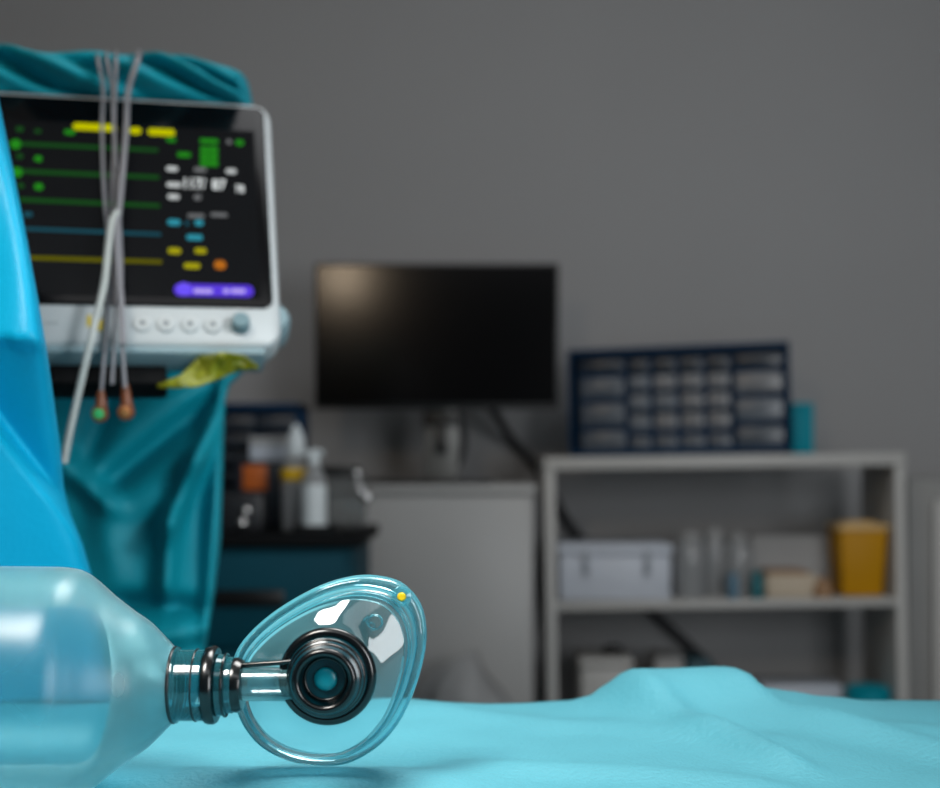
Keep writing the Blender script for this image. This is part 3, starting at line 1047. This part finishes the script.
# --- clear jars
jars = [(690, 676, 706, 531, 'widest clear jar on the middle shelf, right beside the lidded box', 2.92), (714, 703, 727, 527, 'clear jar with a pointed stopper, middle of the three clear jars', 2.96), (738, 724, 752, 533, 'shorter clear jar, right of the three on the middle shelf', 2.94)]
for pc_, a0, a1, top, lab, Yj in jars:
    x_, zt = xz(pc_, top, Yj)
    zj = shelf_z(x_, SZM)
    r_ = (a1 - a0) / 2 * Yj / FOCAL_PX
    hj = zt - zj
    o = thing('glass_jar', lab, 'jar', (x_, Yj, zj), 'clear jars on the middle shelf')
    MB().lathe([(r_ * 0.9, 0.0), (r_, 0.006), (r_, hj * 0.72), (r_ * 0.9, hj * 0.80), (r_ * 0.72, hj * 0.84), (r_ * 0.72, hj * 0.88)], Matrix.Translation((x_, Yj, zj)), 32).build('body', M_clear_grey, o)
    MB().lathe([(r_ * 0.84, hj * 0.875), (r_ * 0.86, hj * 0.90), (r_ * 0.80, hj * 0.955), (r_ * 0.3, hj * 0.965), (r_ * 0.22, hj * 1.0), (0.001, hj)], Matrix.Translation((x_, Yj, zj)), 32).build('lid', M_greybox, o)
# --- small vials
for px, top, m, lab, Yv in ((733, 573, principled('blue_grey_vial', (92, 128, 150), 0.4), 'small blue-grey vial in front of the clear jars', 2.875), (757, 571, principled('teal_vial', (12, 108, 118), 0.4), 'small dark teal vial beside the cream carton', 2.88)):
    x_, zt = xz(px, top, Yv)
    zj = shelf_z(x_, SZM)
    hj = zt - zj
    o = thing('vial', lab, 'vial', (x_, Yv, zj), 'small vials on the middle shelf')
    MB().lathe([(0.010, 0), (0.0115, 0.003), (0.0115, hj * 0.75), (0.008, hj * 0.82)], Matrix.Translation((x_, Yv, zj)), 24).build('body', m, o)
    MB().lathe([(0.0095, hj * 0.80), (0.0095, hj * 0.98), (0.008, hj)], Matrix.Translation((x_, Yv, zj)), 24).build('cap', m, o)
# --- big pale box behind, cream carton, tan lump
zb = shelf_z(P(795, 0, 2.99).x, SZM)
lo, hi = sitbox(752, 842, 536, 2.99, zb, 0.09)
o = thing('carton', 'large grey carton standing at the back of the middle shelf', 'box', ((lo[0] + hi[0]) / 2, 3.1, zb))
MB().box(lo, hi, None, 0.003).build('body', M_greybox, o)
MB().box((lo[0], lo[1] - 0.001, hi[2] - 0.03), (hi[0], lo[1] + 0.01, hi[2] + 0.001)).build('flap', M_greybox, o, smooth=False)
zb = shelf_z(P(790, 0, 2.89).x, SZM)
lo, hi = sitbox(767, 818, 573, 2.89, zb, 0.10)
o = thing('carton', 'low cream carton with a brownish top on the middle shelf', 'box', ((lo[0] + hi[0]) / 2, 2.94, zb))
MB().box(lo, (hi[0], hi[1], hi[2] - 0.004), None, 0.003).build('body', M_cream, o)
MB().box((lo[0] + 0.004, lo[1] + 0.002, hi[2] - 0.006), (hi[0] - 0.02, hi[1] - 0.004, hi[2] + 0.004), None, 0.002).build('top_flap', M_brown_soft, o)
x_, _ = xz(824, 0, 2.88)
zb = shelf_z(x_, SZM)
rings = []
for i in range(9):
    t = i / 8
    rr = 0.023 * math.sqrt(max(0.03, 1 - t ** 2)) * (1 if t > 0.02 else 0.92)
    rings.append([Vector((x_ + rr * (1 + 0.15 * noise.noise(Vector((math.cos(a_) * 2, math.sin(a_) * 2, t * 3)))) * math.cos(a_), 2.89 + rr * math.sin(a_), zb + 0.045 * t)) for a_ in [2 * math.pi * k / 24 for k in range(24)]])
o = MB().rings(rings).build('paper_roll', M_brown_soft, angle=60)
tag(o, 'small tan roll beside the yellow container', 'roll')
# --- yellow sharps container
Yy = 2.885
x0_, zt = xz(840, 530, Yy)
x1_, _ = xz(888, 526, Yy)
zb = shelf_z((x0_ + x1_) / 2, SZM)
o = thing('sharps_container', 'yellow sharps container at the right end of the middle shelf', 'container', ((x0_ + x1_) / 2, Yy + 0.05, zb))
MB().box((x0_, Yy, zb), (x1_, Yy + 0.105, zt), None, 0.008, taper=0.86).build('body', M_yellow, o)
MB().box((x0_ - 0.003, Yy - 0.003, zt - 0.002), (x1_ + 0.003, Yy + 0.108, zt + 0.012), None, 0.004).box((x0_ + 0.02, Yy + 0.02, zt + 0.010), (x1_ - 0.02, Yy + 0.085, zt + 0.018), None, 0.003).build('lid', principled('pale_yellow_lid', (206, 170, 110), 0.45), o, label='pale lid')

# --- lower shelf
zb = shelf_z(P(607, 0, 2.92).x, SZL)
lo, hi = sitbox(581, 633, 659, 2.90, zb, 0.17)
o = thing('canister', 'white canister with a black knob on the lower shelf', 'canister', ((lo[0] + hi[0]) / 2, 3.0, zb))
MB().box(lo, (hi[0], hi[1], hi[2] - 0.02), None, 0.01).build('body', M_white, o)
MB().box((lo[0] - 0.003, lo[1] - 0.003, hi[2] - 0.02), (hi[0] + 0.003, hi[1] + 0.003, hi[2]), None, 0.006).build('lid', M_white, o)
x_, z_ = xz(613, 652, 2.98)
MB().lathe([(0.020, 0), (0.024, 0.006), (0.022, 0.018), (0.008, 0.022)], Matrix.Translation((x_, 2.98, hi[2] - 0.001)), 28).build('knob', M_black, o, label='black knob')
zb = shelf_z(P(668, 0, 2.95).x, SZL)
lo, hi = sitbox(655, 684, 657, 2.95, zb, 0.12)
o = thing('carton', 'grey carton on the lower shelf behind the raised fold of the bed drape', 'box', ((lo[0] + hi[0]) / 2, 3.0, zb))
MB().box(lo, hi, None, 0.003).build('body', M_greybox, o)
MB().box((lo[0] + 0.003, lo[1] - 0.0012, lo[2] + 0.02), (hi[0] - 0.003, lo[1] + 0.004, hi[2] - 0.02)).build('printed_panel', M_white, o, smooth=False)
lo, hi = sitbox(688, 712, 660, 2.93, zb, 0.12)
o = thing('binder', 'dark teal binder on the lower shelf behind the raised fold', 'binder', ((lo[0] + hi[0]) / 2, 3.0, zb))
MB().box(lo, hi, None, 0.004).build('cover', principled('deep_teal_card', (8, 66, 78), 0.5), o)
MB().box((lo[0] + 0.008, lo[1] - 0.001, lo[2] + 0.03), (hi[0] - 0.008, lo[1] + 0.004, lo[2] + 0.11)).build('spine_label', M_greybox, o, smooth=False)
zb = shelf_z(P(815, 0, 2.97).x, SZL)
lo, hi = sitbox(764, 842, 686, 2.95, zb, 0.12)
o = thing('carton', 'wide pale carton on the lower shelf at the right', 'box', ((lo[0] + hi[0]) / 2, 3.05, zb))
MB().box(lo, hi, None, 0.003).build('body', M_bin, o)
MB().box((lo[0] - 0.002, lo[1] - 0.002, hi[2] - 0.03), (hi[0] + 0.002, hi[1] + 0.002, hi[2] + 0.001), None, 0.003).build('lid', M_bin, o)
x_, zt = xz(868, 684, 2.92)
zb = shelf_z(x_, SZL)
o = thing('storage_tub', 'teal rounded tub on the lower shelf at the right end', 'tub', (x_, 2.92, zb))
hh_ = zt - zb
MB().lathe([(0.035, 0), (0.043, 0.01), (0.049, hh_ * 0.8), (0.047, hh_ * 0.88)], Matrix.Translation((x_, 2.92, zb)), 32).build('body', M_tealbox, o)
MB().lathe([(0.050, hh_ * 0.87), (0.050, hh_ * 0.93), (0.036, hh_ * 0.985), (0.004, hh_)], Matrix.Translation((x_, 2.92, zb)), 32).build('lid', M_tealbox, o)

# --- navy drawer cabinet on top, turned a little
dcz = shelf_z(P(680, 0, 2.93).x, SZT)
DW, DH, DD = 0.488, 0.241, 0.155
dc_loc = Vector((P(570, 0, 2.945).x, 2.945, dcz - 0.003))
DM = Matrix.Translation(dc_loc) @ Matrix.Rotation(R(-10.5), 4, 'Z') @ Matrix.Rotation(R(-1.5), 4, 'Y')


def drawer_cabinet(label, Mx, W, Hh, D, cells, loc, frame_mat, drawer_mat, cat='drawer organiser'):
    root = thing('drawer_organiser', label, cat, loc)
    t = 0.008
    fr = MB()
    fr.box((0, 0, 0), (t, D, Hh), Mx, 0.001).box((W - t, 0, 0), (W, D, Hh), Mx, 0.001)
    fr.box((0, 0, 0), (W, D, t * 1.6), Mx, 0.001).box((0, 0, Hh - t * 1.5), (W, D, Hh), Mx, 0.001)
    fr.box((0, D - 0.004, 0), (W, D, Hh), Mx)
    for (x0, x1, z0, z1) in cells:          # the rails round each drawer
        e = 0.0045
        fr.box((x0 - e, 0.012, z0 - e * 1.6), (x0, D, z1 + e), Mx).box((x1, 0.012, z0 - e * 1.6), (x1 + e, D, z1 + e), Mx)
        fr.box((x0, 0.012, z0 - e * 1.6), (x1, D, z0), Mx).box((x0, 0.012, z1), (x1, D, z1 + e), Mx)
    fr.build('frame', frame_mat, root)
    for i, (x0, x1, z0, z1) in enumerate(cells):
        w_, h_ = x1 - x0, z1 - z0
        m = drawer_mat[i % len(drawer_mat)]
        d_ = MB().box((x0 + 0.001, 0.010, z0 + 0.001), (x1 - 0.001, D - 0.012, z1 - 0.005), Mx, 0.001).box((x0 + 0.0005, 0.005, z0 + 0.0005), (x1 - 0.0005, 0.011, z1 - 0.003), Mx, 0.001)
        d_.build('drawer', m, root)
    return root


cells = []
cols = [(275, 347), (371, 449), (472, 551), (574, 651)]
kx = DW / (880 - 38)
for r0, r1 in ((96, 140), (157, 208), (228, 282), (302, 357), (383, 432)):
    for x0, x1 in cols:
        cells.append(((x0 - 3 - 38) * kx, (x1 + 3 - 38) * kx, (452 - r1 - 3) * DH / 400, (452 - r0 + 4) * DH / 400))
for r0, r1 in ((92, 136), (158, 232), (254, 335), (358, 428)):
    for x0, x1 in ((85, 252), (678, 850)):
        cells.append(((x0 - 38) * kx, (x1 - 38) * kx, (452 - r1 - 1) * DH / 400, (452 - r0 + 2) * DH / 400))
M_d2 = principled('smoky_drawer_plastic_light', (108, 109, 112), 0.3, mottle=0.2, mottle_scale=40)
M_d3 = principled('smoky_drawer_plastic_dark', (76, 82, 90), 0.3, mottle=0.2, mottle_scale=40)
mats = [M_dark_drawer] * 4 + [M_navy_drawer, M_d2, M_d2, M_d2, M_navy_drawer, M_navy_drawer, M_d2, M_d2, M_navy_drawer, M_d2, M_d2, M_d2, M_d3, M_d3, M_d3, M_d3] + [M_dark_drawer, M_dark_drawer, M_d3, M_d2, M_d3, M_navy_drawer, M_d3, M_d3]
drawer_cabinet('navy small-parts drawer organiser standing on top of the white shelf unit', DM, DW, DH, DD, cells, dc_loc, M_navy, mats)
# teal box beside it
x0_, zt = xz(793, 403, 3.03)
x1_, _ = xz(814, 403, 3.03)
zb = shelf_z((x0_ + x1_) / 2, SZT)
o = thing('carton', 'small bright teal box standing beside the navy drawer organiser', 'box', ((x0_ + x1_) / 2, 3.07, zb))
MB().box((x0_, 3.03, zb), (x1_, 3.14, zt), None, 0.003).build('body', M_tealbox, o)
MB().box((x0_ + 0.002, 3.029, zt - 0.02), (x1_ - 0.002, 3.035, zt + 0.0008), None, 0.001).build('flap', M_tealbox, o)

# ------------------------------------------------------------------ grey cabinet at the right edge
gx0, gz = xz(908, 478, 3.0)
o = thing('cabinet', 'grey cabinet at the right edge beside the shelf unit', 'cabinet', (gx0 + 0.3, 3.1, 0))
MB().box((gx0, 3.0, 0), (gx0 + 0.62, 3.24, gz), None, 0.003).build('body', principled('grey_lacquer', (128, 128, 126), 0.5), o)
dx, _ = xz(935, 500, 2.98)
dz_ = xz(935, 500, 2.98)[1]
MB().box((dx, 2.982, 0.08), (gx0 + 0.60, 3.0, dz_), None, 0.003).build('door', M_white, o, label='white door')

# ------------------------------------------------------------------ teal counter on the left with bottles
YCF = 2.2
kx1, kz = xz(361, 535, YCF)
kx0 = -0.78
kc = thing('supply_cabinet', 'dark teal supply cabinet behind the hanging drape', 'cabinet', ((kx0 + kx1) / 2, 2.4, 0))
bx1_, _ = xz(352, 0, YCF + 0.02)
MB().box((kx0 + 0.02, YCF + 0.02, 0.05), (bx1_, 2.62, kz - 0.022), None, 0.004).build('body', M_teal_cab, kc)
zt_ = kz - 0.03
for z1_, z0_ in ((zt_, zt_ - 0.16), (zt_ - 0.168, zt_ - 0.45)):
    MB().box((kx0 + 0.03, YCF + 0.006, z0_), (bx1_ - 0.012, YCF + 0.022, z1_), None, 0.004).build('drawer', M_teal_cab, kc)
hx0, hz1 = xz(262, 590, YCF)
hx1, hz0 = xz(284, 607, YCF)
MB().box((hx0 - 0.08, YCF - 0.004, hz0), (hx1, YCF + 0.01, hz1), None, 0.005).build('handle', M_black, kc, label='black recessed handle')
MB().box((kx0 + 0.05, YCF + 0.05, 0), (bx1_ - 0.03, 2.60, 0.05)).build('plinth', M_black, kc, smooth=False)
wt = MB().box((kx0, YCF, kz - 0.022), (kx1, 2.64, kz), None, 0.004).build('worktop', M_counter)
tag(wt, 'black worktop on the dark teal cabinet, holding the bottles', 'worktop')
ZK = kz + 0.0005

# navy organiser at the back
Yo = 2.50
ox1, oz = xz(300.5, 403, Yo)
ox0, _ = xz(170, 403, Yo)
OW, OH = ox1 - ox0, oz - ZK
cells2 = []
nr = 6
for r_i in range(nr):
    z1_ = OH - 0.022 - r_i * (OH - 0.03) / nr
    z0_ = z1_ - (OH - 0.03) / nr + 0.007
    for c_i in range(3):
        xa = 0.012 + c_i * (OW - 0.018) / 3
        cells2.append((xa, xa + (OW - 0.018) / 3 - 0.006, z0_, z1_))
drawer_cabinet('navy drawer organiser behind the bottles on the black worktop', Matrix.Translation((ox0, Yo, ZK)), OW, OH, 0.13, cells2, (ox0 + OW / 2, Yo + 0.06, ZK), M_navy, [principled('charcoal_drawer', (44, 50, 58), 0.35, mottle=0.15)])

# black box with orange label, grey carton on it
Yk = 2.40
lo = (xz(236, 0, Yk)[0], Yk, ZK); hi = (xz(286, 0, Yk)[0], Yk + 0.09, xz(0, 461, Yk)[1])
o = thing('case', 'black case with an orange label on the black worktop', 'case', ((lo[0] + hi[0]) / 2, Yk + 0.04, ZK))
MB().box(lo, hi, None, 0.004).build('body', principled('charcoal_plastic', (34, 38, 46), 0.4), o)
la, lb = xz(243, 465, Yk), xz(267, 490, Yk)
MB().box((la[0], Yk - 0.0015, lb[1]), (lb[0], Yk + 0.004, la[1]), None, 0.0006).build('label_sticker', M_orange, o, label='square orange label')
lo = (xz(249, 0, Yk)[0], Yk + 0.005, hi[2] + 0.0005); hi = (xz(289, 0, Yk)[0], Yk + 0.085, xz(0, 437, Yk)[1])
o = thing('carton', 'small grey carton lying on the black case', 'box', ((lo[0] + hi[0]) / 2, Yk + 0.04, lo[2]))
MB().box(lo, hi, None, 0.002).build('body', M_bin, o)
MB().box((lo[0] + 0.001, lo[1] - 0.0008, hi[2] - 0.016), (hi[0] - 0.001, lo[1] + 0.003, hi[2] + 0.0006)).build('flap', M_greybox, o, smooth=False)

# dark device with two chrome knobs, mostly behind the teal drape
Yd = 2.30
lo = (xz(200, 0, Yd)[0], Yd, ZK); hi = (xz(262, 0, Yd)[0], Yd + 0.07, xz(0, 494, Yd)[1])
o = thing('medical_device', 'low dark device with two chrome knobs on the black worktop', 'device', ((lo[0] + hi[0]) / 2, Yd + 0.03, ZK))
MB().box(lo, hi, None, 0.006).build('body', principled('dark_device_plastic', (26, 28, 32), 0.4), o)
for px, py, rr in ((247, 511, 0.0075), (243, 523, 0.009)):
    p = P(px, py, Yd - 0.004)
    MB().lathe([(rr * math.sin(math.pi * k / 12) + 1e-4, -rr * math.cos(math.pi * k / 12)) for k in range(13)], Matrix.Translation(p) @ FX, 20).build('knob', M_chrome, o, label='chrome knob')

# clear bottle with white nozzle and yellow band
Yb = 2.33
x_, _ = xz(296, 0, Yb)
zt = xz(0, 424, Yb)[1]
hb = zt - ZK
rb = 14.5 * Yb / FOCAL_PX
o = thing('dropper_bottle', 'clear bottle with a yellow band and a pointed white nozzle', 'bottle', (x_, Yb, ZK))
T = Matrix.Translation((x_, Yb, ZK))
MB().lathe([(rb * 0.94, 0), (rb, 0.005), (rb, hb * 0.53), (rb * 0.9, hb * 0.60), (rb * 0.7, hb * 0.66), (rb * 0.62, hb * 0.70)], T, 32).build('body', M_clear_grey, o)
MB().lathe([(rb * 1.02, hb * 0.47), (rb * 1.03, hb * 0.475), (rb * 1.03, hb * 0.575), (rb * 0.97, hb * 0.585)], T, 32).build('band', M_yellow_band, o, label='yellow band')
MB().lathe([(rb * 0.66, hb * 0.69), (rb * 0.70, hb * 0.72), (rb * 0.62, hb * 0.80), (rb * 0.60, hb * 0.86), (rb * 0.25, hb * 0.97), (rb * 0.1, hb)], T, 28).build('nozzle', M_bottle_white, o, label='white nozzle')
# white squat bottle in front
Yw = 2.27
x_, _ = xz(314, 0, Yw)
zt = xz(0, 449, Yw)[1]
zt2 = xz(0, 529, Yw)[1]
o = thing('tray', 'black shallow tray under the white bottle', 'tray', (x_, Yw, ZK))
tx0, _ = xz(296, 0, Yw)
tx1, _ = xz(341, 0, Yw)
tz = ZK + 0.014
MB().box((tx0, Yw - 0.04, ZK), (tx1, Yw + 0.04, ZK + 0.004), None, 0.001).box((tx0, Yw - 0.04, ZK), (tx0 + 0.003, Yw + 0.04, tz)).box((tx1 - 0.003, Yw - 0.04, ZK), (tx1, Yw + 0.04, tz)).box((tx0, Yw - 0.04, ZK), (tx1, Yw - 0.037, tz)).box((tx0, Yw + 0.037, ZK), (tx1, Yw + 0.04, tz)).build('shell', M_black, o)
zb = ZK + 0.0045
hb = zt - zb
rb = 12.5 * Yw / FOCAL_PX
o = thing('spray_bottle', 'white bottle with a short spout standing in the black tray', 'bottle', (x_, Yw, zb))
T = Matrix.Translation((x_, Yw, zb))
MB().lathe([(rb * 0.94, 0), (rb, 0.004), (rb, hb * 0.58), (rb * 0.9, hb * 0.66), (rb * 0.55, hb * 0.76), (rb * 0.4, hb * 0.82)], T, 32).build('body', M_clear_grey, o)
MB().lathe([(rb * 1.015, hb * 0.06), (rb * 1.02, hb * 0.08), (rb * 1.02, hb * 0.54), (rb * 1.0, hb * 0.56)], T, 32, cap0=False, cap1=False).build('wrap_label', M_bottle_white, o, label='white wrap-round label')
MB().lathe([(rb * 0.46, hb * 0.81), (rb * 0.46, hb * 0.92), (rb * 0.3, hb * 0.95)], T, 24).tube([T @ Vector((-0.012, 0, hb * 0.93)), T @ Vector((0.0, 0, hb * 0.96)), T @ Vector((0.016, -0.004, hb * 0.94))], 0.006, 10).build('spout', M_bottle_white, o)

# clear box with a black lid and chrome clasp
Yc2 = 2.42
lo = (xz(319, 0, Yc2)[0], Yc2, ZK); hi = (xz(365, 0, Yc2)[0], Yc2 + 0.08, xz(0, 475, Yc2)[1])
o = thing('instrument_box', 'clear box with a black lid and chrome clasp at the end of the worktop', 'box', ((lo[0] + hi[0]) / 2, Yc2 + 0.04, ZK))
MB().box(lo, hi, None, 0.004).build('body', clear_plastic('clear_box_plastic', (228, 230, 230), (150, 152, 154), 0.18, 0.35), o)
MB().box((lo[0] - 0.002, lo[1] - 0.003, hi[2]), (xz(356, 0, Yc2)[0], hi[1] + 0.003, xz(0, 466, Yc2)[1]), None, 0.005).build('lid', M_black, o)
cl_ = MB()
for px, py, rr in ((361, 492, 0.0075), (367, 498, 0.010), (357, 474, 0.008)):
    p = P(px, py, Yc2 - 0.003)
    cl_.lathe([(rr * math.sin(math.pi * k / 12) + 1e-4, -rr * math.cos(math.pi * k / 12)) for k in range(13)], Matrix.Translation(p) @ FX, 20)
cl_.tube([P(357, 474, Yc2 - 0.003), P(361, 492, Yc2 - 0.003), P(367, 498, Yc2 - 0.003)], 0.0012, 8)
cl_.build('clasp', M_chrome, o, label='chrome clasp')

# bookkeeping value used while building
for o in bpy.data.objects:
    if 'base_point' in o:
        del o['base_point']
